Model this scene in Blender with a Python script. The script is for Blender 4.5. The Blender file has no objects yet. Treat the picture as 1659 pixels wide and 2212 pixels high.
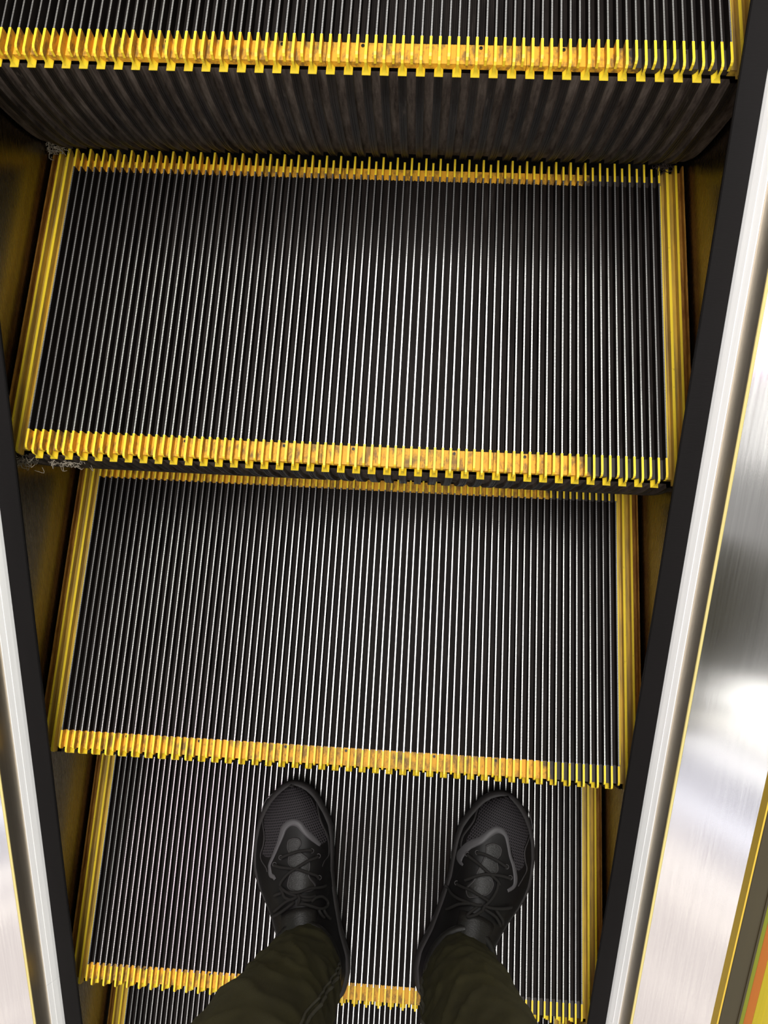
import bpy, bmesh, math, random
from mathutils import Vector, Matrix, noise
from mathutils.geometry import delaunay_2d_cdt
random.seed(7)
sc = bpy.context.scene
COL = sc.collection
PI = math.pi

# ------------------------------------------------------------------ materials
def mat(name, base=(.5,.5,.5), rough=.5, metal=0., spec=.5):
    m = bpy.data.materials.new(name); m.use_nodes = True
    b = m.node_tree.nodes['Principled BSDF']
    b.inputs['Base Color'].default_value = (*base, 1)
    b.inputs['Roughness'].default_value = rough
    b.inputs['Metallic'].default_value = metal
    b.inputs['Specular IOR Level'].default_value = spec
    return m
class NT:
    def __init__(s, m): s.t = m.node_tree; s.b = s.t.nodes['Principled BSDF']
    def n(s, typ, **kw):
        k = s.t.nodes.new(typ)
        for a, v in kw.items():
            if a.startswith('i_'):
                key = a[2:].replace('_', ' ')
                k.inputs[int(key) if key.isdigit() else key].default_value = v
            else: setattr(k, a, v)
        return k
    def l(s, a, b): s.t.links.new(a, b)
    def coords(s, scale=(1,1,1), kind='Object'):
        tc = s.n('ShaderNodeTexCoord'); mp = s.n('ShaderNodeMapping'); mp.inputs['Scale'].default_value = scale
        s.l(tc.outputs[kind], mp.inputs['Vector'])
        oi = s.n('ShaderNodeObjectInfo'); mu = s.n('ShaderNodeMath', operation='MULTIPLY', i_1=37.)
        s.l(oi.outputs['Random'], mu.inputs[0]); s.w = mu.outputs[0]
        return mp.outputs[0]
    def noise(s, vec, scale, detail=4, rough=.55):
        k = s.n('ShaderNodeTexNoise', noise_dimensions='4D'); s.l(vec, k.inputs['Vector']); s.l(s.w, k.inputs['W'])
        k.inputs['Scale'].default_value = scale; k.inputs['Detail'].default_value = detail; k.inputs['Roughness'].default_value = rough
        return k.outputs['Fac']
    def ramp(s, f, stops):
        r = s.n('ShaderNodeValToRGB'); e = r.color_ramp.elements
        while len(e) < len(stops): e.new(.5)
        for q, (p, c) in zip(e, stops): q.position = p; q.color = (*c, 1) if len(c) == 3 else c
        s.l(f, r.inputs[0]); return r.outputs[0]
    def mix(s, f, a, b):
        k = s.n('ShaderNodeMix', data_type='RGBA')
        for sock, v in ((k.inputs[0], f), (k.inputs[6], a), (k.inputs[7], b)):
            if isinstance(v, (int, float)): sock.default_value = v
            elif isinstance(v, tuple): sock.default_value = (*v, 1)
            else: s.l(v, sock)
        return k.outputs[2]
    def math(s, op, a, b=None, c=None):
        k = s.n('ShaderNodeMath', operation=op)
        for i, v in enumerate((a, b, c)):
            if v is None: continue
            if isinstance(v, (int, float)): k.inputs[i].default_value = v
            else: s.l(v, k.inputs[i])
        return k.outputs[0]
    def bump(s, h, strength, dist):
        k = s.n('ShaderNodeBump'); k.inputs['Strength'].default_value = strength; k.inputs['Distance'].default_value = dist
        s.l(h, k.inputs['Height']); s.l(k.outputs[0], s.b.inputs['Normal'])
    def color(s, c): s.l(c, s.b.inputs['Base Color'])
    def sep(s, v):
        k = s.n('ShaderNodeSeparateXYZ'); s.l(v, k.inputs[0]); return k.outputs

def make_materials():
    M = {}
    # black painted tread: near-black walls with dusty streaks along the grooves
    m = mat('black_tread', rough=.55, spec=.06); t = NT(m)
    v = t.coords((1, .12, 1)); f = t.noise(v, 130, 5, .65); v2 = t.coords(); g = t.noise(v2, 9, 5, .6)
    c = t.ramp(f, [(.35, (.0060,.0046,.0041)), (.60, (.0150,.0115,.0100)), (.8, (.045,.039,.034))])
    c2 = t.mix(t.ramp(g, [(.4, (0,0,0)), (.7, (.5,.5,.5))]), c, (.020,.017,.0155)); t.color(c2)
    M['black'] = m
    # worn bare-metal rib crest with fine cross notches
    m = mat('worn_rib_crest', rough=.30, metal=.8); t = NT(m)
    v = t.coords(); x, y, z = t.sep(v)
    s = t.math('SINE', t.math('MULTIPLY', y, 2*PI/.0015))
    k = t.n('ShaderNodeMapRange'); t.l(s, k.inputs[0]); k.inputs[1].default_value = -1; k.inputs[2].default_value = 1
    f = t.ramp(k.outputs[0], [(.14, (.06,.055,.05)), (.48, (.84,.84,.83))])
    d = t.noise(t.coords((1, .3, 1)), 60, 5, .6)
    t.color(t.mix(t.ramp(d, [(.6, (0,0,0)), (.85, (.7,.7,.7))]), f, (.20,.18,.16)))
    M['crest'] = m
    # yellow crests
    m = mat('yellow_crest', rough=.42); t = NT(m)
    v = t.coords((1, .5, 1)); f = t.noise(v, 260, 5, .7); g = t.noise(t.coords(), 22, 4, .6)
    a = t.ramp(f, [(.60, (0,0,0)), (.74, (.85,.85,.85))])
    c = t.mix(a, (1.0,.73,.035), (.22,.12,.02)); t.color(t.mix(t.ramp(g, [(.45, (0,0,0)), (.8, (.35,.35,.35))]), c, (.72,.50,.05)))
    M['yellow'] = m
    # yellow floors and flanks between ribs: grimy, bare of paint towards the right-hand end
    m = mat('grimy_bounce_yellow', rough=.55, spec=.35); t = NT(m)
    v = t.coords(); x, y, z = t.sep(v)
    f = t.noise(t.coords((1, .45, 1)), 95, 6, .7); g = t.noise(v, 17, 5, .65)
    k = t.n('ShaderNodeMapRange', interpolation_type='SMOOTHSTEP'); t.l(t.math('ADD', x, t.math('MULTIPLY', g, .16)), k.inputs[0])
    k.inputs[1].default_value = .375; k.inputs[2].default_value = .40
    grime = t.ramp(f, [(.47, (0,0,0)), (.60, (.85,.85,.85))])
    c = t.mix(grime, (.80,.43,.03), (.20,.11,.03))  # deeper orange base has the grooves' bounced light put in; dark mix is grime
    c = t.mix(t.ramp(g, [(.56, (0,0,0)), (.66, (.8,.8,.8))]), c, (.11,.075,.035))
    t.color(t.mix(k.outputs[0], c, (.035,.027,.022)))
    M['grimy'] = m
    # yellow side edging, a little grey in the channels
    m = mat('yellow_edging', rough=.45); t = NT(m)
    f = t.noise(t.coords((1, .08, 1)), 120, 5, .65); 
    t.color(t.mix(t.ramp(f, [(.38, (0,0,0)), (.66, (.85,.85,.85))]), (.72,.47,.05), (.20,.13,.055)))
    M['edging'] = m
    m = mat('rusty_edge', rough=.6, spec=.3); t = NT(m)
    f = t.noise(t.coords((1, .15, 1)), 150, 6, .7)
    t.color(t.ramp(f, [(.4, (.22,.085,.012)), (.60, (.45,.22,.03)), (.75, (.07,.03,.01))]))
    M['rusty'] = m
    # riser
    m = mat('dusty_riser', rough=.52, spec=.35); t = NT(m)
    f = t.noise(t.coords((1, .25, .25)), 85, 6, .7); g = t.noise(t.coords((1, .4, .4)), 24, 6, .65)
    c = t.ramp(f, [(.40, (.0055,.0038,.003)), (.62, (.014,.010,.008)), (.78, (.15,.125,.105))])
    t.color(t.mix(t.ramp(g, [(.5, (0,0,0)), (.70, (.65,.65,.65))]), c, (.030,.023,.019)))
    M['riser'] = m
    m = mat('riser_channel_dust', rough=.8, spec=.15); t = NT(m)
    f = t.noise(t.coords((1, .18, .18)), 110, 6, .75)
    t.color(t.ramp(f, [(.34, (.024,.017,.013)), (.50, (.078,.060,.049)), (.66, (.14,.113,.093)), (.82, (.30,.26,.21))])); M['channel'] = m
    M['screw'] = mat('dark_screw', (.03,.025,.02), .4, .6)
    m = mat('grey_fluff', (.30,.26,.20), .95); M['fluff'] = m; M['dark_fluff'] = mat('dark_fluff', (.045,.034,.028), .95, spec=.1)
    # brushed metals: streaks run along the incline (object Y)
    def brushed(name, base, rough, amp, metal=1., sc_=(1, .02, 1), scale=420, aniso=0.):
        m = mat(name, base, rough, metal); t = NT(m)
        f = t.noise(t.coords(sc_), scale, 4, .6)
        r = t.n('ShaderNodeMapRange'); t.l(f, r.inputs[0]); r.inputs[3].default_value = rough-amp; r.inputs[4].default_value = rough+amp
        t.l(r.outputs[0], t.b.inputs['Roughness'])
        t.color(t.mix(f, tuple(.86*q for q in base), tuple(min(1, 1.1*q) for q in base)))
        if aniso:                   # brushed along the incline: reflections smear across it
            t.b.inputs['Anisotropic'].default_value = aniso
            cv = t.n('ShaderNodeCombineXYZ'); cv.inputs[1].default_value = 1.
            vt = t.n('ShaderNodeVectorTransform', vector_type='VECTOR', convert_from='OBJECT', convert_to='WORLD'); t.l(cv.outputs[0], vt.inputs[0])
            t.l(vt.outputs[0], t.b.inputs['Tangent']); t.b.inputs['Anisotropic Rotation'].default_value = .25
        else: t.bump(f, .12, .0004)
        return m
    M['skirt'] = brushed('brushed_skirt', (.27,.22,.155), .27, .06)
    M['deck'] = brushed('brushed_deck', (.86,.85,.84), .16, .03, aniso=.95)
    M['skirt_lit'] = brushed('brushed_skirt_lit', (.72,.62,.47), .30, .05)  # same skirt metal, colour lightened to hold the white reflected from the rail
    M['rail'] = brushed('aluminium_rail', (.96,.96,.97), .45, .08, .1, (1, .03, 1), 300)
    m = mat('black_bristle', (.020,.017,.018), .55, spec=.12); t = NT(m)
    f = t.noise(t.coords((.2, 1, 1)), 700, 3, .6); t.bump(f, .25, .0006); g = t.noise(t.coords((1, .2, 1)), 30, 4)
    t.color(t.mix(g, (.0046,.0040,.0042), (.0085,.0073,.0075)))
    M['bristle'] = m
    M['bead'] = mat('bead_reflection', (.95,.80,.32), .3, .4)  # yellow caught by reflection is put into the bead's own colour
    M['lip'] = mat('lip_reflection', (.90,.60,.07), .35, .5)  # yellow that the lip only reflects, set as its base colour
    m = mat('brown_gasket', (.075,.058,.032), .38); t = NT(m)
    g = t.noise(t.coords((1, .1, 1)), 25, 4); t.color(t.mix(g, (.040,.030,.016), (.075,.057,.028)))
    M['gasket'] = m
    m = mat('green_glass', (.80,.95,.80), .02); nt = m.node_tree; out = nt.nodes['Material Output']
    tr = nt.nodes.new('ShaderNodeBsdfTransparent'); tr.inputs[0].default_value = (.93,.98,.90,1)
    gl = nt.nodes.new('ShaderNodeBsdfGlossy'); gl.inputs['Roughness'].default_value = .03
    lw = nt.nodes.new('ShaderNodeLayerWeight'); lw.inputs[0].default_value = .5
    pw = nt.nodes.new('ShaderNodeMath'); pw.operation = 'POWER'; pw.inputs[1].default_value = 5.; nt.links.new(lw.outputs['Facing'], pw.inputs[0])
    fr = nt.nodes.new('ShaderNodeMath'); fr.operation = 'MULTIPLY_ADD'; fr.inputs[1].default_value = .6; fr.inputs[2].default_value = .04; nt.links.new(pw.outputs[0], fr.inputs[0]); mx = nt.nodes.new('ShaderNodeMixShader')
    nt.links.new(fr.outputs[0], mx.inputs[0]); nt.links.new(tr.outputs[0], mx.inputs[1]); nt.links.new(gl.outputs[0], mx.inputs[2]); nt.links.new(mx.outputs[0], out.inputs[0])
    M['glass'] = m
    M['panel_yellow'] = mat('yellow_panel', (1.0,.66,.02), .4)
    M['panel_green'] = mat('olive_band', (.50,.47,.03), .4)
    M['panel_red'] = mat('orange_band', (1.0,.24,.03), .4)
    M['leak_dark'] = mat('leak_sheet_dark', (.008,.007,.006), .9)
    # shoes and cloth
    m = mat('black_leather', (.0075,.0065,.0068), .45, spec=.2); t = NT(m)
    f = t.noise(t.coords(), 900, 4, .6); t.bump(f, .25, .0005); M['leather'] = m
    m = mat('soft_leather', (.012,.0105,.010), .36, spec=.4); t = NT(m)
    f = t.noise(t.coords((1, 2.2, 1)), 330, 5, .65); t.bump(f, .5, .0012); M['tongue'] = m
    m = mat('black_rubber', (.030,.027,.028), .55, spec=.3); t = NT(m)
    f = t.noise(t.coords(), 60, 4); t.color(t.mix(f, (.020,.0175,.018), (.034,.030,.030))); M['rubber'] = m
    m = mat('shoe_mesh', (.03,.027,.03), .7, spec=.2); t = NT(m)
    x, y, z = t.sep(t.coords())
    # staggered holes
    row = t.math('MULTIPLY', y, 1/.0040); col = t.math('MULTIPLY', x, 1/.0030)
    fl = t.math('FLOOR', row); off = t.math('MULTIPLY', t.math('MODULO', fl, 2.), .5)
    fx = t.math('SUBTRACT', t.math('FRACT', t.math('ADD', t.math('ADD', col, off), 40.)), .5)
    fy = t.math('SUBTRACT', t.math('FRACT', t.math('ADD', row, 40.)), .5)
    d = t.math('SQRT', t.math('ADD', t.math('MULTIPLY', t.math('MULTIPLY', fx, fx), 1.6), t.math('MULTIPLY', fy, fy)))
    t.color(t.ramp(d, [(.31, (.0008,.0008,.0008)), (.40, (.038,.033,.037))])); M['shoemesh'] = m
    M['trim'] = mat('grey_trim', (.085,.080,.085), .45, spec=.3)
    M['piping'] = mat('dark_piping', (.045,.041,.042), .4, spec=.3)
    m = mat('black_lace', (.018,.0162,.0155), .8, spec=.2); t = NT(m)
    f = t.noise(t.coords(), 1500, 2); t.bump(f, .5, .0006); M['lace'] = m
    m = mat('olive_black_denim', (.040,.037,.022), .9, spec=.15); t = NT(m)
    v = t.coords(); f = t.noise(v, 1400, 2, .5); g = t.noise(t.coords((1,1,.6)), 26, 6, .65)
    t.color(t.mix(g, (.023,.020,.0145), (.058,.052,.020))); t.bump(t.math('ADD', f, t.math('MULTIPLY', g, 3.)), .35, .0016)
    M['denim'] = m
    M['stitch'] = mat('denim_seam', (.055,.050,.034), .85)
    M['skin'] = mat('skin', (.55,.36,.27), .5)
    M['lamp'] = mat('lamp_case', (.7,.7,.7), .4)
    return M
M = make_materials()

# ------------------------------------------------------------------ helpers
def link(name, me, parent=None, label=None):
    o = bpy.data.objects.new(name, me); COL.objects.link(o)
    if parent: o.parent = parent
    if label: o['label'] = label
    return o
def tag(o, label, cat, group=None, kind=None):
    o['label'] = label; o['category'] = cat
    if group: o['group'] = group
    if kind: o['kind'] = kind
    return o
def empty(name, loc=(0,0,0), rot=(0,0,0)):
    o = bpy.data.objects.new(name, None); COL.objects.link(o); o.location = loc; o.rotation_euler = rot
    o.empty_display_size = .05
    return o
class MB:
    """collects polygons with material slots, becomes ONE mesh"""
    def __init__(s, *mats): s.v = []; s.f = []; s.mi = []; s.mats = mats; s.sm = []
    def poly(s, pts, mi=0, sm=False):
        i = len(s.v); s.v += [tuple(p) for p in pts]; s.f.append(tuple(range(i, i+len(pts)))); s.mi.append(mi); s.sm.append(sm)
    def grid(s, rows, mi=0, closed=False, sm=True):
        i = len(s.v); n = len(rows[0])
        for r in rows: s.v += [tuple(p) for p in r]
        for a in range(len(rows)-1):
            for b in range(n if closed else n-1):
                c = (b+1) % n
                s.f.append((i+a*n+b, i+a*n+c, i+(a+1)*n+c, i+(a+1)*n+b)); s.mi.append(mi); s.sm.append(sm)
    def box(s, x0, x1, y0, y1, z0, z1, mi=0):
        p = [(x, y, z) for x in (x0, x1) for y in (y0, y1) for z in (z0, z1)]
        for q in ((0,1,3,2), (4,6,7,5), (0,4,5,1), (2,3,7,6), (0,2,6,4), (1,5,7,3)): s.poly([p[k] for k in q], mi)
    def prism_x(s, prof, x0, x1, mi=0, side_mi=None, top_mi=None, ntop=0):
        """profile of (y,z) points pulled from x0 to x1; the first ntop edges get top_mi"""
        n = len(prof); sm = mi if side_mi is None else side_mi
        s.poly([(x0, y, z) for y, z in prof], sm); s.poly([(x1, y, z) for y, z in reversed(prof)], sm)
        for k in range(n):
            (a, b), (c, d) = prof[k], prof[(k+1) % n]
            s.poly([(x0, a, b), (x1, a, b), (x1, c, d), (x0, c, d)], top_mi if (top_mi is not None and k < ntop) else mi)
    def prism_y(s, prof, y0, y1, mi=0, mis=None, caps=True):
        n = len(prof)
        if caps:
            s.poly([(x, y0, z) for x, z in prof], mi); s.poly([(x, y1, z) for x, z in reversed(prof)], mi)
        for k in range(n):
            (a, b), (c, d) = prof[k], prof[(k+1) % n]
            s.poly([(a, y0, b), (c, y0, d), (c, y1, d), (a, y1, b)], mis[k] if mis else mi)
    def tube(s, pts, r, n=8, mi=0, flat=1.):
        pts = [Vector(p) for p in pts]; rows = []
        for k, p in enumerate(pts):
            d = (pts[min(k+1, len(pts)-1)] - pts[max(k-1, 0)])
            d = d.normalized() if d.length > 1e-9 else Vector((0,1,0))
            u = d.cross(Vector((0,0,1))); u = u.normalized() if u.length > 1e-6 else Vector((1,0,0)); w = u.cross(d).normalized()
            rows.append([p + u*(r*math.cos(2*PI*j/n)) + w*(r*flat*math.sin(2*PI*j/n)) for j in range(n)])
        s.grid(rows, mi, True)
        s.poly(rows[0][::-1], mi); s.poly(rows[-1], mi)
    def build(s, name, parent=None, label=None, fix=True):
        me = bpy.data.meshes.new(name); me.from_pydata(s.v, [], s.f)
        for m in s.mats: me.materials.append(m)
        me.polygons.foreach_set('material_index', s.mi); me.polygons.foreach_set('use_smooth', s.sm)
        me.update()
        if fix:
            bm = bmesh.new(); bm.from_mesh(me); bmesh.ops.remove_doubles(bm, verts=bm.verts, dist=1e-6)
            bmesh.ops.recalc_face_normals(bm, faces=bm.faces); bm.to_mesh(me); bm.free()
        return link(name, me, parent, label)
def smooth_path(pts, per=6):
    """Catmull-Rom through the points"""
    P = [Vector(p) for p in pts]; out = []
    for i in range(len(P)-1):
        a = P[max(i-1, 0)]; b = P[i]; c = P[i+1]; d = P[min(i+2, len(P)-1)]
        for k in range(per):
            t = k/per
            out.append(.5*((2*b)+(c-a)*t+(2*a-5*b+4*c-d)*t*t+(3*b-a-3*c+d)*t*t*t))
    out.append(P[-1]); return out

# ------------------------------------------------------------------ the escalator steps
PITCH = .01004; NR = 83
D_STEP, D1, RISE = .39969, .39389, .216394
GD = -.0105                       # groove depth
def rx(k): return (k-41)*PITCH
def make_tread():
    b = MB(M['black'], M['crest'])
    b.box(-.4130, .4130, 0, D1, GD-.008, GD, 0)
    for k in range(NR):
        x = rx(k)
        prof = [(x-.0017, GD), (x-.00108, -.0006), (x-.00085, 0), (x+.00085, 0), (x+.00108, -.0006), (x+.0017, GD)]
        b.prism_y(prof, 0, D1, 0, [0, 0, 1, 0, 0, 0])
        if k < NR-1:                # raised strip along each groove bottom
            c = x+PITCH/2
            b.prism_y([(c-.0014, GD), (c-.0010, GD+.0011), (c+.0010, GD+.0011), (c+.0014, GD)], 0, D1, 0)
    return b
NOSE_S = [(0,0), (-.0215,0), (-.0250,-.0012), (-.0268,-.0038), (-.0272,-.0105), (0,-.0105)]
NOSE_L = [(0,0), (-.0265,0), (-.0305,-.0012), (-.0323,-.0042), (-.0325,-.0126), (-.0240,-.0126), (-.0240,-.0105), (0,-.0105)]
def make_nosing(k0, k1, xa, xb):
    b = MB(M['yellow'], M['grimy'])
    b.box(xa, xb, -.0252, 0, -.0176, GD, 1)
    for k in range(k0, k1+1):
        x = rx(k); w = .00142
        long = k % 2 == 1
        pr = NOSE_L if long else NOSE_S
        b.prism_x(pr, x-w, x+w, 1, 1, 0, 4)
        if long:                    # foot that widens onto the riser ridge
            rows = []
            for z, hw, yf in ((-.0106, w, -.0325), (-.0132, .0017, -.0326), (-.0150, .0025, -.0330), (-.0166, .0036, -.0336), (-.0182, .0049, -.0344), (-.0188, .0049, -.0345)):
                rows.append([(x-hw, yf, z), (x+hw, yf, z), (x+hw, -.0245, z), (x-hw, -.0245, z)])
            b.grid(rows, 0, True, False); b.poly(rows[0][::-1], 0); b.poly(rows[-1], 0)
    return b
def make_back_edging(k0, k1, xa, xb):
    b = MB(M['yellow'], M['grimy'])
    b.box(xa, xb, D1, .4115, -.0176, GD, 1)
    for k in range(k0, k1+1):
        x = rx(k); w = .00135; e = .4233 if k % 2 == 0 else .4160
        b.prism_x([(e-.0006, 0), (D1, 0), (D1, GD), (e-.002, GD), (e, -.006), (e, -.0008)], x-w, x+w, 1, 1, 0, 1)
    return b
def make_side_edging(sgn):
    b = MB(M['edging'], M['yellow'], M['rusty'])
    def ridge(xc, hw, zt, mi, tmi, y0=-.0325, y1=.4233):
        prof = [(y1-.0006, zt), (y0+.006, zt), (y0+.002, zt-.0012), (y0, zt-.005), (y0, -.0150), (y1-.003, -.0150), (y1, zt-.004)]
        x0, x1 = sorted((sgn*(xc-hw), sgn*(xc+hw)))
        b.prism_x(prof, x0, x1, mi, mi, tmi, 3)
    x0, x1 = sorted((sgn*.4131, sgn*.4458)); b.box(x0, x1, -.0252, .4170, -.0185, GD, 0)
    ridge(.4146, .0008, -.0045, 0, 1, -.0005, .3935)
    ridge(.4228, .0017, 0, 0, 1); ridge(.4348, .0015, 0, 0, 1)
    ridge(.4448, .0010, -.0012, 2, 2)
    x0, x1 = sorted((sgn*.4366, sgn*.4438)); b.box(x0, x1, -.02, .417, GD, -.0085, 2)
    return b
RPROF = [(-.0338,-.0190), (-.0330,-.050), (-.0285,-.078), (-.0232,-.103), (-.0165,-.130), (-.0082,-.158), (.0018,-.182), (.0135,-.2020), (.0219,-.2159)]
def rnorm(i):
    a = RPROF[max(i-1, 0)]; c = RPROF[min(i+1, len(RPROF)-1)]
    t = Vector((c[0]-a[0], c[1]-a[1])).normalized(); return Vector((t.y*-1, t.x))   # into the step
def make_riser():
    b = MB(M['riser'], M['channel'])
    prof2 = []
    P2 = smooth_path([(0, y, z) for y, z in RPROF], 3)
    for i, p in enumerate(P2):
        t = (P2[min(i+1, len(P2)-1)]-P2[max(i-1, 0)]).normalized(); prof2.append((p.y, p.z, -t.z, t.y))
    xs = []                         # (x, depth) outline across the width: ridges a pitch wide, channels between
    x = -.4455; xs.append((x, .0052))
    for k in range(-1, NR+1):
        if k % 2 == 1:
            c = rx(k); xs += [(c-.0050, .0052), (c-.0047, 0), (c-.0022, 0), (c-.0019, .0007), (c-.0007, .0007), (c-.0004, 0), (c+.0004, 0), (c+.0007, .0007), (c+.0019, .0007), (c+.0022, 0), (c+.0047, 0), (c+.0050, .0052)]
    xs = [q for q in xs if -.4456 < q[0] < .4456]; xs.append((.4455, .0052))
    b.grid([[(x, y+d*ny*1., z+d*nz) for x, d in xs] for y, z, ny, nz in prof2], 0, False, False)
    m_ = len(xs)-1
    for i in range(len(b.mi)):
        j = i % m_
        if xs[j][1] > .004 or xs[j+1][1] > .004: b.mi[i] = 1
    # closed back and ends
    for sx in (-.4455, .4455):
        b.poly([(sx, y+.0052*ny, z+.0052*nz) for y, z, ny, nz in prof2] + [(sx, y+.012, z) for y, z, ny, nz in reversed(prof2)], 0)
    b.grid([[(-.4455, y+.012, z), (.4455, y+.012, z)] for y, z, ny, nz in prof2], 0, False, False)
    return b
SEGS = [(0, 16), (17, 38), (39, 60), (61, 82)]
def make_step():
    root = empty('escalator_step')
    make_tread().build('tread', root, 'black grooved tread with pale worn rib crests', fix=False)
    for i, (a, c) in enumerate(SEGS):
        xa = rx(a)-PITCH/2+.0003 if i else -.4129; xb = rx(c)+PITCH/2-.0003 if i < 3 else .4129
        n = make_nosing(a, c, xa, xb).build('yellow_nosing', root, fix=False)
        for k in ((a+3, c-5) if i else (a+9,)):
            s = MB(M['screw']); x = rx(k)+PITCH/2
            s.grid([[(x+r*math.cos(q*PI/6), -.0042+r*math.sin(q*PI/6), z) for q in range(12)] for r, z in ((.0020, GD), (.0020, GD+.0009), (.0011, GD+.0009), (.0010, GD+.0002), (.00001, GD+.0002))], 0, True, False)
            s.build('screw', n, 'small dark screw head', fix=False)
        make_back_edging(a, c, xa, xb).build('back_edging', root, fix=False)
    for sg in (-1, 1): make_side_edging(sg).build('side_edging', root, fix=False)
    make_riser().build('riser', root, 'dark brown dusty ribbed riser', fix=False)
    return root
STEP_LABELS = [
    'escalator step at the top of the photo, its tall dusty riser in full view',
    'widest fully seen escalator step, directly below the tall ribbed riser at the top',
    'empty escalator step just in front of the toes of the black sneakers',
    'escalator step that the person in black sneakers stands on',
    'lowest escalator step, behind the heels, cut off by the bottom of the photo']
def copy_thing(o):
    c = o.copy(); COL.objects.link(c)
    for ch in o.children:
        d = ch.copy(); COL.objects.link(d); d.parent = c
        for g in ch.children:
            e = g.copy(); COL.objects.link(e); e.parent = d
    return c
proto = make_step()
bpy.context.view_layer.update()
for i, lab in enumerate(STEP_LABELS):
    o = proto if i == 0 else copy_thing(proto)
    o.location = (0, (3-i)*D_STEP, (3-i)*RISE)
    tag(o, lab, 'escalator step', 'escalator steps')

def fluff(label, center, size, n, seed, m='fluff'):
    rnd = random.Random(seed); b = MB(M[m])
    for k in range(n):
        p = Vector(center)+Vector([rnd.gauss(0, s) for s in size]); d = Vector((rnd.gauss(0, 1), rnd.gauss(0, .6), rnd.gauss(0, .8))).normalized()
        L = rnd.uniform(.004, .012); w = Vector((rnd.gauss(0, 1), rnd.gauss(0, 1), rnd.gauss(0, 1)))*.003
        b.tube(smooth_path([p, p+d*L*.5+w, p+d*L], 3), rnd.uniform(.0003, .0007), 4)
    for k in range(5):
        p = Vector(center)+Vector([rnd.gauss(0, s*.6) for s in size]); r = rnd.uniform(.0012, .0028)
        rows = [[p+Vector((r*math.sin(PI*a/5)*math.cos(q*PI/4), r*math.sin(PI*a/5)*math.sin(q*PI/4), r*math.cos(PI*a/5)))*(1+.35*noise.noise(p*300+Vector((a, q, 0)))) for q in range(8)] for a in range(6)]
        b.grid(rows, 0, True)
    return tag(b.build('dust_clump', fix=False), label, 'dust')
Y1, Z1 = 3*D_STEP, 3*RISE
fluff('grey fluff hanging off the left foot of the tall top riser', (-.437, Y1+.016, Z1-.209), (.008, .005, .006), 60, 1)
fluff('dark fluff hanging off the right foot of the tall top riser', (.417, Y1+.019, Z1-.213), (.005, .003, .004), 40, 2, 'dark_fluff')
Y2, Z2 = 2*D_STEP, 2*RISE
fluff('pale fluff under the left front corner of the second step from the top', (-.432, Y2-.0335, Z2-.034), (.010, .003, .007), 90, 3)
fluff('small fluff tuft a hand inward from the left corner of that second step', (-.375, Y2-.034, Z2-.040), (.012, .002, .004), 50, 4)

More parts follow.
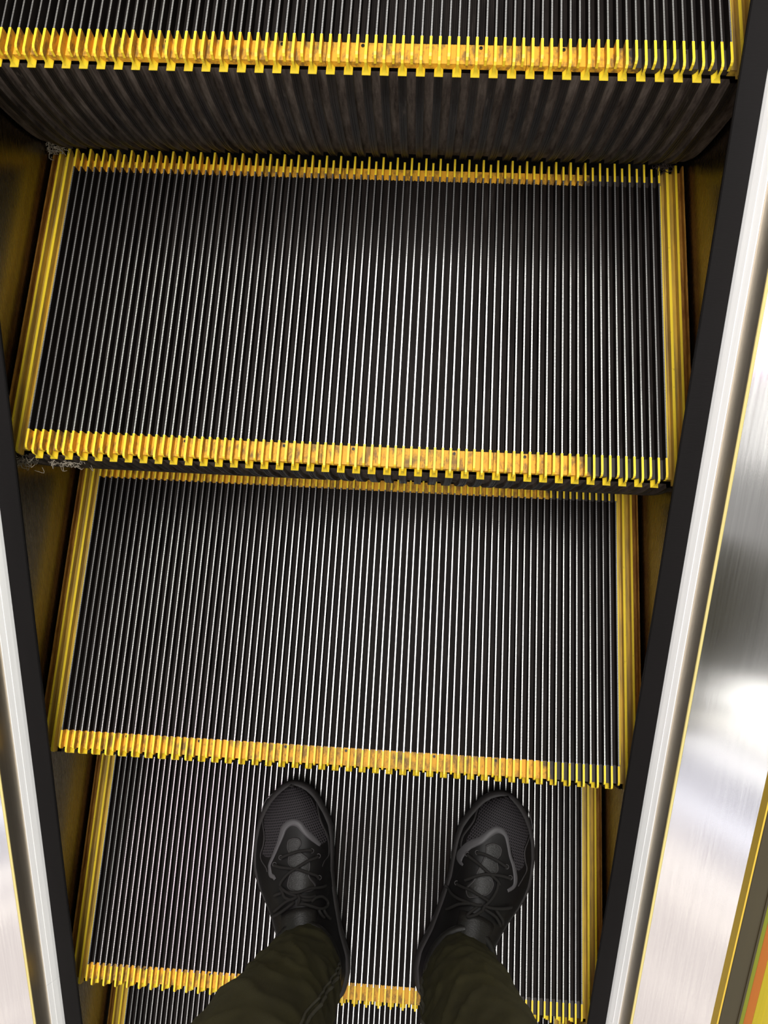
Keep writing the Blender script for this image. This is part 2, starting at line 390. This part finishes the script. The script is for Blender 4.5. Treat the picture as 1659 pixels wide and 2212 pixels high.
# ------------------------------------------------------------------ the fixed flanks of the escalator
L_ = math.hypot(D_STEP, RISE); ANG = math.atan2(RISE, D_STEP)
S0, S1 = -1.25, 2.55
def flank(name): return empty(name, (0,0,0), (ANG, 0, 0))
def extr(prof, s0=S0, s1=S1, *mats, mis=None):
    b = MB(*mats); b.prism_y(prof, s0, s1, 0, mis); return b
JOINT = {-1: .02, 1: .03}
for sg, side in ((-1, 'left'), (1, 'right')):
    X = lambda pr: [(sg*x, n) for x, n in pr]
    f = flank('escalator_skirt'); tag(f, f'brushed metal skirt panel along the {side} ends of the steps', 'skirt panel')
    extr(X([(.4503,-.42), (.4503,.0560), (.4530,.0560), (.4530,-.42)]), S0, S1, M['skirt']).build('panel', f)
    extr(X([(.4503,.0561), (.4503,.0935), (.4530,.0935), (.4530,.0561)]), S0, S1, M['skirt_lit']).build('upper_strip', f, 'skirt strip above the brush rail, reflected rail light put into its colour')
    f = flank('skirt_brush'); tag(f, f'long black safety brush on a pale aluminium rail, {side} side of the steps', 'safety brush')
    j = JOINT[sg]
    for a, c in ((S0, j), (j+.0008, S1)):
        extr(X([(.4502,.034), (.4502,.0575), (.4488,.0575), (.4446,.0512), (.4440,.0512), (.4398,.0445), (.4380,.0405), (.4380,.0345)]), a, c, M['rail']).build('base_rail', f, 'pale aluminium rail')
    extr(X([(.4378,.0352), (.4378,.0405), (.4120,.0402), (.4108,.0390), (.4108,.0360), (.4118,.0352)]), S0, S1, M['bristle']).build('bristle_strip', f, 'black bristles')
    f = flank('inner_deck'); tag(f, f'sloping brushed steel deck panel between the {side} skirt and the glass', 'deck panel')
    extr(X([(.4535,.0960), (.5390,.1356), (.5390,.1310), (.4535,.0915)]), S0, S1, M['deck']).build('panel', f)
    extr(X([(.4504,.0936), (.4504,.0948), (.4512,.0954), (.4534,.0954), (.4534,.0936)]), S0, S1, M['bead']).build('edge_bead', f, 'thin edge bead with its yellow reflection coloured in')
    extr(X([(.5391,.1320), (.5391,.1490), (.5409,.1495), (.5409,.1320)]), S0, S1, M['lip']).build('lip_reflection', f, 'upright lip with reflected yellow put into its colour')
    f = flank('glass_balustrade'); tag(f, f'glass balustrade in a dark brown gasket, {side} side of the escalator', 'balustrade')
    extr(X([(.5410,.1320), (.5410,.1490), (.5420,.1500), (.5620,.1500), (.5628,.1490), (.5640,.1490), (.5646,.1506), (.5672,.1506), (.5680,.1490), (.5680,.1320)]), S0, S1, M['gasket']).build('gasket', f, 'dark brown gasket')
    extr(X([(.5682,.1330), (.5682,.86), (.5762,.86), (.5762,.1330)]), S0, S1, M['glass']).build('glass_pane', f)
    f = flank('outer_deck'); tag(f, f'yellow outer deck with an orange red band, seen beyond the {side} glass', 'outer deck')
    extr(X([(.5975,.1300), (.80,.1300), (.80,.1240), (.5975,.1240)]), S0, S1, M['panel_yellow']).build('yellow_panel', f)
    extr(X([(.5860,.1300), (.5973,.1300), (.5973,.1240), (.5860,.1240)]), S0, S1, M['panel_red']).build('orange_band', f, 'orange red band')
    extr(X([(.5766,.1300), (.5858,.1300), (.5858,.1240), (.5766,.1240)]), S0, S1, M['panel_green']).build('olive_band', f, 'olive green band')
fl = MB(M['leak_dark']); fl.prism_y([(-.80,-.46), (.80,-.46), (.80,-.43), (-.80,-.43)], S0, S1)  # unseen dark sheet added to stop world light leaking up through the gaps
o = fl.build('leak_sheet'); o.rotation_euler = (ANG, 0, 0); o['kind'] = 'structure'; o['label'] = 'dark sheet added under the moving steps against light leaking up'; 

# ------------------------------------------------------------------ the person: shoes and trousers
SHOE_A = (-.012, .028, math.radians(13.5), 1); SHOE_B = (.179, .041, math.radians(-18.5), -1)
INN=[(-.047,.000),(-.046,-.010),(-.040,-.024),(-.031,-.033),(-.009,-.043),(.015,-.046),(.053,-.041),(.1,-.040),(.143,-.041),(.171,-.046),(.2,-.050),(.223,-.050),(.242,-.045),(.273,-.033),(.287,-.023),(.295,-.013),(.2995,-.003),(.301,.007)]
OUT=[(-.047,.000),(-.045,.012),(-.038,.026),(-.025,.043),(0,.055),(.03,.061),(.057,.067),(.075,.070),(.095,.073),(.115,.078),(.14,.086),(.16,.09),(.177,.091),(.195,.089),(.218,.084),(.243,.075),(.262,.064),(.277,.052),(.289,.038),(.296,.026),(.2998,.016),(.301,.007)]
TOP=[(-.047,.070),(-.03,.098),(0,.108),(.06,.112),(.09,.113),(.115,.108),(.14,.099),(.17,.088),(.2,.077),(.23,.067),(.255,.060),(.275,.054),(.29,.046),(.298,.038),(.301,.032)]
def lerp(T,x):
    if x<=T[0][0]: return T[0][1]
    for (a,b),(c,d) in zip(T,T[1:]):
        if x<=c: return b+(d-b)*(x-a)/(c-a)
    return T[-1][1]
def sect(a,ins=.005):
    # inset outline by shrinking along and across
    am=.127; s=(.174-ins)/.174
    aa=am+(a-am)/s
    i=lerp(INN,aa)+ins; o=lerp(OUT,aa)-ins
    if o-i<.002: m=(o+i)/2; i,o=m-.001,m+.001
    return i,o
ZB=.028
def H(a,l):
    i,o=sect(a); lc=(i+o)/2; w=(o-i)/2
    # crest sits a little towards the inner side
    cr=lc-.22*w
    t=(l-cr)/(o-cr) if l>cr else (l-cr)/(cr-i)
    t=abs(t)
    if t>=1: return ZB
    p=2.2
    return ZB+(lerp(TOP,a)-ZB)*(1-t**p)**(1/1.7)

BAKED = {'L':{'trim':[(0.1647,0.045),(0.1685,0.0479),(0.171,0.0526),(0.1795,0.0535),(0.1857,0.053),(0.1965,0.0456),(0.211,0.0364),(0.2241,0.0291),(0.2338,0.0236),(0.2392,0.0154),(0.2399,0.0062),(0.2352,-0.0022),(0.2262,-0.0086),(0.2183,-0.0149),(0.2098,-0.0222),(0.1974,-0.0315)],'edge_o':[(0.2963,0.03),(0.2784,0.0529),(0.2614,0.0638),(0.2447,0.0633),(0.226,0.0611),(0.2119,0.0638),(0.1989,0.0704),(0.1902,0.0692),(0.1807,0.061),(0.1746,0.0589)],'edge_t':[(0.2973,-0.0028),(0.2975,0.0127),(0.2963,0.03)],'edge_i':[(0.2613,-0.0308),(0.2486,-0.0325),(0.2323,-0.0352),(0.2113,-0.0408),(0.196,-0.0424),(0.177,-0.0401),(0.1717,-0.0331),(0.1656,-0.0298)],'mesh':[(0.2898,0.0263),(0.2907,-0.0033),(0.2707,-0.0223),(0.2498,-0.0301),(0.2317,-0.0339),(0.2148,-0.0393),(0.2003,-0.0407),(0.1993,-0.0318),(0.2202,-0.0151),(0.2418,0.006),(0.2352,0.0234),(0.2134,0.0363),(0.1956,0.0505),(0.1992,0.0658),(0.2133,0.0601),(0.226,0.0584),(0.245,0.0601),(0.2621,0.0598),(0.2776,0.0483)],'tongue':[(0.2163,0.0176),(0.2176,0.0084),(0.2149,-0.0001),(0.2082,-0.0023),(0.2003,0.0028),(0.1865,-0.0101),(0.1757,-0.013),(0.1617,-0.0101),(0.1463,-0.0174),(0.1415,-0.0119),(0.1462,0.0122),(0.1524,0.0232),(0.1617,0.0224),(0.1764,0.0153),(0.1856,0.0203),(0.1975,0.0178),(0.2065,0.02)],'laces':[[(0.1937,0.0322),(0.1972,0.0187),(0.1995,-0.0),(0.1972,-0.0157),(0.1941,-0.0179)],[(0.1851,0.0445),(0.182,0.0331),(0.1783,0.0148),(0.1729,-0.0018),(0.1606,-0.0197),(0.153,-0.0235)],[(0.1836,-0.0266),(0.1832,-0.0116),(0.1779,0.0066),(0.1723,0.0208),(0.1638,0.0318),(0.1574,0.0362)],[(0.1366,-0.0309),(0.1461,-0.0117),(0.1461,0.0087),(0.148,0.0229)],[(0.1544,0.0364),(0.1481,0.0323),(0.1419,0.0291),(0.1373,0.0184),(0.1398,0.0102)],[(0.1551,0.0354),(0.1482,0.0248),(0.1404,0.0101)],[(0.128,-0.0107),(0.1305,-0.018),(0.1268,-0.0257),(0.1161,-0.0307),(0.1097,-0.03),(0.112,-0.0242),(0.1211,-0.0132),(0.128,-0.0017),(0.1302,0.0102)],[(0.1424,0.0081),(0.1375,0.0055),(0.1301,0.0084)],[(0.1432,0.0485),(0.1463,0.0421),(0.1468,0.0343)],[(0.139,0.0103),(0.1353,0.0288),(0.1245,0.047),(0.1206,0.052)],[(0.1332,0.0153),(0.1291,0.0247),(0.1113,0.0592)],[(0.1412,0.0056),(0.1327,-0.0166)],[(0.136,0.0052),(0.1294,-0.0124)],[(0.1141,-0.0193),(0.0982,-0.0247)],[(0.1094,-0.0252),(0.0891,-0.031)]]},'R':{'trim':[(0.1675,0.0453),(0.1757,0.0541),(0.1859,0.054),(0.2018,0.0456),(0.2146,0.0351),(0.2302,0.0262),(0.24,0.0191),(0.2437,0.0101),(0.2417,0.0015),(0.233,-0.0064),(0.2196,-0.0155),(0.2091,-0.0253),(0.1993,-0.032),(0.1839,-0.0365),(0.1738,-0.0358),(0.1723,-0.03)],'edge_i':[(0.3029,-0.0063),(0.2883,-0.0203),(0.2738,-0.0294),(0.2541,-0.0326),(0.2378,-0.034),(0.2138,-0.0407),(0.1987,-0.0413),(0.1861,-0.0372),(0.1727,-0.0381)],'edge_o':[(0.2867,0.0473),(0.2704,0.0594),(0.2572,0.064),(0.2309,0.0583),(0.2149,0.0634),(0.2027,0.0712),(0.1908,0.0679),(0.1771,0.0621)],'edge_t':[(0.2997,-0.0035),(0.3,0.0124),(0.2984,0.0273)],'mesh':[(0.2917,-0.003),(0.2945,0.0176),(0.2887,0.0371),(0.2755,0.0497),(0.2587,0.0603),(0.2317,0.0553),(0.2083,0.0629),(0.197,0.0521),(0.2114,0.0425),(0.2321,0.028),(0.246,0.0109),(0.2436,0.0009),(0.2325,-0.0092),(0.2108,-0.0258),(0.2053,-0.0353),(0.2231,-0.0339),(0.24,-0.0304),(0.2576,-0.0295),(0.2741,-0.0247),(0.2854,-0.016)],'tongue':[(0.2154,-0.0067),(0.2221,0.0032),(0.2213,0.0158),(0.2118,0.0188),(0.2029,0.0155),(0.1895,0.0212),(0.1792,0.0139),(0.1689,0.0202),(0.1549,0.0157),(0.1444,-0.0014),(0.1392,-0.0111),(0.1471,-0.0163),(0.1627,-0.0102),(0.1781,-0.008),(0.1981,-0.0042),(0.2073,-0.0042)],'laces':[[(0.2002,-0.0166),(0.2038,-0.006),(0.2029,0.0155),(0.1986,0.0339)],[(0.1901,-0.029),(0.1877,-0.0097),(0.183,0.0066),(0.1775,0.0235),(0.1731,0.0295)],[(0.1563,-0.022),(0.1706,-0.01),(0.1803,0.0045),(0.1857,0.027),(0.1861,0.0442)],[(0.1429,-0.0295),(0.1501,-0.0118),(0.1493,0.01),(0.1471,0.0182)],[(0.178,0.0249),(0.1673,0.0268),(0.1523,0.0224),(0.1372,0.014),(0.1312,0.0145)],[(0.1249,-0.0408),(0.1252,-0.0329),(0.1328,-0.0132),(0.1358,0.0013),(0.1385,0.0106)],[(0.1006,-0.0317),(0.1222,-0.0219),(0.1344,-0.0068),(0.1364,0.0069)],[(0.1394,0.0132),(0.1415,0.0275),(0.148,0.059)],[(0.1369,0.0067),(0.1224,-0.0044),(0.1171,-0.0055),(0.1243,0.005),(0.1324,0.014)],[(0.1354,0.016),(0.1314,0.0356),(0.1191,0.05)],[(0.1413,0.0306),(0.1309,0.047),(0.1219,0.0523)]]}}
def spt(a, l, dz=0., sgn=1):
    """point on the upper; local x is right, y towards the toe; outer side is -x for the left shoe"""
    return Vector((-sgn*l, a, H(a, l)+dz))
def make_sole(sgn):
    b = MB(M['rubber'])
    inn = [(a, i) for a, i in INN]; out = [(a, o) for a, o in OUT]
    ring = [Vector((a, l, 0)) for a, l in inn] + [Vector((a, l, 0)) for a, l in reversed(out[1:-1])]
    ring = smooth_path(ring+[ring[0]], 3)[:-1]
    cen = Vector((.125, .02, 0)); rows = []
    for z, k in ((.0002, .93), (.004, .965), (.010, .985), (.0125, .975), (.014, .985), (.021, 1.0), (.0225, .988), (.024, .998), (.031, .985), (.0345, .955), (.034, .88)):
        rows.append([])
        for p in ring:
            q = cen+(p-cen)*k
            tip = max(0, (q.x-.24)/.06); spring = .010*tip*tip
            heel = max(0, (.02-q.x)/.06); hz = .012*min(1, heel)*(z/.034)
            scallop = .0012*math.sin(q.x*420) if .004 < z < .012 else 0
            rows[-1].append((-sgn*(q.y+(scallop if q.y > .02 else -scallop)), q.x, z+spring*(1-z*8)+hz))
    b.grid(rows, 0, True); b.poly(rows[0][::-1]); b.poly(rows[-1])
    return b
def make_upper(sgn):
    b = MB(M['leather']); rows = []; N = 44
    for a in [-.0418+.3374*k/70 for k in range(71)]:
        i, o = sect(a); r = []
        for j in range(N+1):
            u = .5-.5*math.cos(PI*j/N); l = i+(o-i)*u
            r.append((-sgn*l, a, H(a, l)))
        r = [(r[0][0], a, .024)]+r+[(r[-1][0], a, .024)]
        rows.append(r)
    b.grid(rows, 0); b.poly([p for p in rows[0]]); b.poly([p for p in rows[-1]][::-1])
    return b
def make_patch(poly, off, mt, sgn, th=.0012, step=.0035, close=True):
    from mathutils import Vector as V
    P = [V((a, l)) for a, l in poly]
    P = [V((p.x, p.y)) for p in smooth_path([(a, l, 0) for a, l in poly+[poly[0]]], 4)[:-1]]
    n = len(P); vs = list(P)
    def inside(x, y):
        c = False
        for k in range(n):
            p, q = P[k], P[k-1]
            if (p.y > y) != (q.y > y) and x < (q.x-p.x)*(y-p.y)/(q.y-p.y)+p.x: c = not c
        return c
    a0 = min(p.x for p in P); a1 = max(p.x for p in P); l0 = min(p.y for p in P); l1 = max(p.y for p in P)
    a = a0
    while a < a1:
        l = l0
        while l < l1:
            if inside(a, l) and min((V((a, l))-p).length for p in P) > step*.5: vs.append(V((a, l)))
            l += step
        a += step
    res = delaunay_2d_cdt(vs, [], [list(range(n))], 1, 1e-6)
    V2, E2, F2 = res[0], res[1], res[2]
    b = MB(mt); top = [spt(p.x, p.y, off, sgn) for p in V2]; i0 = len(b.v)
    b.v = [tuple(p) for p in top]
    for f in F2: b.f.append(tuple(f)); b.mi.append(0); b.sm.append(True)
    # rim down to the surface
    cnt = {}
    for f in F2:
        for k in range(len(f)):
            e = tuple(sorted((f[k], f[(k+1) % len(f)]))); cnt[e] = cnt.get(e, 0)+1
    for (p, q), c in cnt.items():
        if c == 1: b.poly([top[p], top[q], top[q]-Vector((0,0,th+off)), top[p]-Vector((0,0,th+off))])
    return b
def make_band(path, widths, off, mt, sgn):
    P = smooth_path([(a, l, 0) for a, l in path], 5); b = MB(mt); rows = []
    for i, p in enumerate(P):
        d = (P[min(i+1, len(P)-1)]-P[max(i-1, 0)]).normalized(); nrm = Vector((-d.y, d.x, 0))
        f = i/(len(P)-1)*(len(widths)-1); k = min(int(f), len(widths)-2); w = widths[k]+(widths[k+1]-widths[k])*(f-k)
        r = []
        for t, dz in ((-1, -.0012), (-.92, off), (-.3, off*1.15), (.3, off*1.15), (.92, off), (1, -.0012)):
            q = p+nrm*(t*w/2); r.append(spt(q.x, q.y, dz, sgn))
        rows.append(r)
    b.grid(rows, 0); b.poly(rows[0]); b.poly(rows[-1][::-1]); return b
def make_lace(path, sgn, lift, r=.0024, arch=.004):
    P = smooth_path([(a, l, 0) for a, l in path], 6); n = len(P)-1
    b = MB(M['lace']); b.tube([spt(p.x, p.y, lift+arch*math.sin(PI*i/n), sgn) for i, p in enumerate(P)], r, 8, 0, .75)
    return b
def eyelet(a, l, sgn):
    b = MB(M['piping']); c = spt(a, l, .0022, sgn)
    rows = []
    for j in range(13):
        q = 2*PI*j/12; d = Vector((math.cos(q), math.sin(q), 0))
        rows.append([c+d*(.0032+.0009*math.cos(w*PI/3))+Vector((0,0,.0009*math.sin(w*PI/3))) for w in range(6)])
    b.grid(rows, 0, True); return b
def make_shoe(cfg, data, parent):
    x, y, ang, sgn = cfg
    up = make_upper(sgn).build('shoe', parent, 'black leather sneaker, toe turned ' + ('to the left' if sgn > 0 else 'to the right'))
    up.location = (x, y, 0); up.rotation_euler = (0, 0, ang)
    make_sole(sgn).build('sole', up, 'chunky charcoal rubber sole')
    make_patch(data['mesh'], .0006, M['shoemesh'], sgn).build('toe_mesh', up, 'perforated mesh vamp', fix=False)
    w = [1.25*u for u in (.004,.005,.006,.0048,.0040,.0045,.0055,.0078,.0086,.0086,.0084,.0084,.0078,.0072,.0062,.0030)]
    saddle = list(data['trim'])+([(.178,-.036),(.150,-.038),(.122,-.034),(.115,0),(.120,.045),(.145,.055)] if sgn > 0 else [(.178,-.030),(.150,-.032),(.122,-.030),(.115,0),(.120,.045),(.145,.055)])
    make_patch(saddle, .0016, M['leather'], sgn).build('eyestay', up, 'smooth black eyestay', fix=False)
    make_band(data['trim'], w, .0028, M['trim'], sgn).build('grey_trim', up, 'grey curved trim around the lacing')
    for k in ('edge_o', 'edge_i', 'edge_t'):
        pth = [(a-.004, l) for a, l in data[k]] if k == 'edge_t' else [(min(a, .290), l) for a, l in data[k]]
        make_band(pth, [.0016,.0020,.0016], .0014, M['piping'], sgn).build('piping', up, 'thin raised seam line')
    make_patch(data['tongue'], .0034, M['tongue'], sgn).build('tongue', up, 'creased soft leather tongue', fix=False)
    make_band(list(data['tongue'])+[data['tongue'][0]], [.0022,.0022], .0042, M['piping'], sgn).build('tongue_edge', up, 'raised rolled rim around the tongue opening')
    for i, p in enumerate(data['laces']):
        lift = .0056+.0007*(i % 4)
        make_lace(p, sgn, lift).build('lace', up, fix=False)
    for q in data['eyes']: eyelet(q[0], q[1], sgn).build('eyelet', up, fix=False)
    # padded collar and tongue tip rising towards the trouser hem
    c = MB(M['tongue']); rows = []
    for i in range(9):
        t = i/8; aa = .124-.050*t; zz = H(aa, .012)+.002+.016*t; hw = .030-.004*t
        rows.append([(-sgn*(.012+hw*math.sin(s)), aa+.012*(1-math.cos(s))*-1, zz-.020*(1-math.cos(s))+th) for th in (.003,) for s in [(-1.25+2.5*k/14) for k in range(15)]])
    low = [[(p[0], p[1], p[2]-.006) for p in r] for r in rows]
    c.grid(rows); c.grid(low); c.grid([rows[-1], low[-1]]); c.grid([[r[0] for r in rows], [r[0] for r in low]]); c.grid([[r[-1] for r in rows], [r[-1] for r in low]]); c.grid([rows[0], low[0]])
    c.build('tongue_tip', up, 'raised padded tongue end at the trouser hem')
    col = MB(M['tongue']); path = []
    for k in range(25):
        q = -2.35+4.7*k/24; path.append((-sgn*(.012+.047*math.sin(q)), .040+.062*math.cos(q), .106+.010*math.cos(q)-.004))
    col.tube(path, .0075, 10); col.build('collar', up, 'padded ankle collar', fix=False)
    return up
def leg_axis(side):
    if side < 0: pts = [(-.036,.050,.045), (-.035,.056,.10), (-.031,.080,.20), (-.036,.098,.355), (-.044,.110,.50), (-.040,.085,.68), (-.010,.055,.84)]
    else: pts = [(.206,.060,.045), (.207,.064,.10), (.202,.082,.20), (.203,.098,.32), (.205,.110,.50), (.200,.085,.68), (.180,.055,.84)]
    return pts
LEG_R = [(.045,.048,.062), (.10,.050,.062), (.20,.057,.066), (.355,.062,.072), (.50,.068,.080), (.68,.086,.092), (.84,.094,.105)]
def leg_surface(side, th, t, axis):
    """t 0..1 from hem to hip"""
    z = .045+t*.795
    ax = [(p[2], p[0]) for p in axis]; ay = [(p[2], p[1]) for p in axis]
    cx, cy = lerp(ax, z), lerp(ay, z)
    rx_ = lerp([(q[0], q[1]) for q in LEG_R], z); ry_ = lerp([(q[0], q[2]) for q in LEG_R], z)
    n1 = noise.noise(Vector((math.cos(th)*1.3+side*5, math.sin(th)*1.3, z*9+th*.5)))
    n2 = noise.noise(Vector((math.cos(th)*2.1+9, math.sin(th)*2.1+side, z*21-math.sin(th)*1.1)))
    ridge = (1-abs(n2)*2.6)
    n3 = noise.noise(Vector((math.cos(th)*1.1+3*side, math.sin(th)*1.1+4, z*15+1.4*math.cos(th-1.1)*side)))
    f = 1+.05*n1+.042*max(0, ridge)*(1.15 if z < .4 else .7)+.06*max(0, 1-abs(n3)*4)
    zz = z
    if z < .11:
        front = .5+.5*math.sin(th); zz = z+(1-(z-.045)/.065)*.066*front
    return Vector((cx+rx_*f*math.cos(th), cy+ry_*f*math.sin(th), zz))
def make_trousers(parent):
    b = MB(M['denim'])
    for side in (-1, 1):
        ax = leg_axis(side)
        axs = [tuple(p) for p in smooth_path(ax, 6)]
        NT_, NZ = 96, 170
        rows = [[leg_surface(side, 2*PI*j/NT_, i/NZ, axs) for j in range(NT_)] for i in range(NZ+1)]
        b.grid(rows, 0, True)
        inner = [[Vector((lerp([(p[2], p[0]) for p in axs], r[0].z), 0, 0)) for q in r] for r in rows[:1]]
        c = sum(rows[0], Vector())/NT_; lip = [[q for q in rows[0]], [c+(q-c)*.955 for q in rows[0]], [c+(q-c)*.93+Vector((0,0,.05)) for q in rows[0]]]
        b.grid(lip, 0, True)
    # seat and waist
    rows = []
    for z, rx_, ry_, cy in ((.78,.15,.10,.05), (.80,.178,.112,.05), (.86,.19,.125,.045), (.93,.185,.120,.045), (1.0,.165,.105,.05), (1.02,.160,.10,.05)):
        rows.append([(.085+rx_*math.cos(2*PI*j/48), cy+ry_*math.sin(2*PI*j/48), z) for j in range(48)])
    b.grid(rows, 0, True); b.poly(rows[0][::-1]); b.poly(rows[-1])
    tr = b.build('trousers', parent, 'olive black denim trousers')
    for side in (-1, 1):
        axs = [tuple(p) for p in smooth_path(leg_axis(side), 6)]
        th0 = .12 if side < 0 else PI-.35
        for dt, r in ((0, .0022), (.085, .0016)):
            s = MB(M['stitch']); pts = []
            for i in range(0, 96):
                t = i/170*1.35
                th = th0+(.95*t if side < 0 else .5*t)+dt
                p = leg_surface(side, th, t, axs); pts.append(p+Vector((math.cos(th), math.sin(th), 0))*.0004)
            s.tube(pts, r, 6); s.build('inseam', tr, 'raised double-stitched inseam', fix=False)
    return tr
def make_body(parent):
    """legs and hips inside the clothing, one continuous skinned surface"""
    me = bpy.data.meshes.new('body'); J = [(.085,.05,.95)]; E = []
    R = [(.12,.09)]
    for side in (-1, 1):
        ax = leg_axis(side); fx, fy, ang, _ = SHOE_A if side < 0 else SHOE_B
        pts = [(ax[6][0], ax[6][1], .86), (ax[4][0], ax[4][1], .50), (ax[1][0], ax[1][1]-.01, .12), (fx-math.sin(ang)*.10, fy+math.cos(ang)*.10, .060), (fx-math.sin(ang)*.22, fy+math.cos(ang)*.22, .046)]
        rad = [(.075,.08), (.052,.055), (.034,.036), (.030,.028), (.026,.012)]
        prev = 0
        for p, r in zip(pts, rad): J.append(p); R.append(r); E.append((prev, len(J)-1)); prev = len(J)-1
    me.from_pydata(J, E, []); me.materials.append(M['skin'])
    o = link('body', me, parent)
    sk = o.modifiers.new('skin', 'SKIN'); sv = me.skin_vertices[0].data
    for v, r in zip(sv, R): v.radius = r
    sv[0].use_root = True
    o.modifiers.new('sub', 'SUBSURF').levels = 2; o.modifiers['sub'].render_levels = 2
    return o
person = empty('person', (.085, .06, 0)); tag(person, 'standing person seen from above, only dark trouser legs and black sneakers in view', 'person')
hold = empty('tmp'); bpy.data.objects.remove(hold)
parts = []
BAKED['L']['eyes'] = [(.1935,.0325), (.1850,.0440), (.1530,-.0240), (.1836,-.0268), (.1941,-.0180)]
BAKED['R']['eyes'] = [BAKED['R']['laces'][0][0], BAKED['R']['laces'][0][-1], BAKED['R']['laces'][1][0], BAKED['R']['laces'][2][-1], BAKED['R']['laces'][3][0]]
for cfg, k in ((SHOE_A, 'L'), (SHOE_B, 'R')): make_shoe(cfg, BAKED[k], person)
make_trousers(person); make_body(person)
for c in person.children:       # built in world coordinates: keep them there under the person's own origin
    c.location = c.location-person.location

# ------------------------------------------------------------------ camera
cam = bpy.data.cameras.new('camera'); co = bpy.data.objects.new('camera', cam); COL.objects.link(co)
co.location = (0.09772955, 0.53285863, 1.27653233); co.rotation_euler = (0.21087704, 0.03202233, 0.05844296)
cam.sensor_fit = 'HORIZONTAL'; cam.sensor_width = 36; cam.lens = 1487.43*36/1659; cam.clip_start = .01
sc.camera = co

# ------------------------------------------------------------------ light: mall ceiling lamps and soft surroundings
w = bpy.data.worlds.new('mall'); sc.world = w; w.use_nodes = True
bg = w.node_tree.nodes['Background']; bg.inputs[1].default_value = 0.52
wt = w.node_tree; tcw = wt.nodes.new('ShaderNodeTexCoord'); sx = wt.nodes.new('ShaderNodeSeparateXYZ'); wt.links.new(tcw.outputs['Generated'], sx.inputs[0])
wr = wt.nodes.new('ShaderNodeValToRGB'); wt.links.new(sx.outputs[2], wr.inputs[0]); el = wr.color_ramp.elements   # bright shop fronts low down, greyer ceiling above
for p_, c_ in ((.10, (1.0,.90,.86)), (.30, (1.0,.90,.87)), (.42, (.72,.72,.82)), (.50, (.55,.54,.53)), (.62, (.36,.35,.34))): 
    e_ = el.new(p_); e_.color = (*c_, 1)
el[0].color = (.25,.22,.20,1); el[-1].color = (.36,.35,.34,1); wt.links.new(wr.outputs[0], bg.inputs[0])
def lamp(name, loc, size, energy, color=(1,1,1), target=None, spread=PI):
    l = bpy.data.lights.new(name, 'AREA'); l.shape = 'RECTANGLE'; l.size, l.size_y = size; l.energy = energy; l.color = color; l.spread = spread
    o = bpy.data.objects.new(name, l); COL.objects.link(o); o.location = loc
    if target: o.rotation_euler = (Vector(target)-Vector(loc)).to_track_quat('-Z', 'Y').to_euler()
    return o

lamp('ceiling_panel_lamp', (.0, .6, 4.2), (1.15, 5.5), 115, (1,.98,.95))
lamp('ceiling_panel_lamp', (-1.8, -4.9, 4.0), (5.0, .6), 13, (1,.98,.94))
lamp('pink_sign_lamp', (-1.45, -.75, 4.0), (.5, 1.0), 4.5, (1,.45,.85))
for y_, c_ in ((-5.55, (1,.95,.85)), (-6.24, (1,.97,.95)), (-7.8, (.85,.88,1)), (-9.7, (1,.92,.8)), (-11.0, (1,.92,.8)), (-16.5, (1,.92,.8))): lamp('ceiling_tube_lamp', (-2, y_, 4.0), (8.0, .10), 7, c_)

sc.view_settings.view_transform = 'Standard'; sc.view_settings.look = 'None'
sc.view_settings.exposure = 0.85; sc.view_settings.gamma = 1.0; sc.view_settings.use_curve_mapping = False
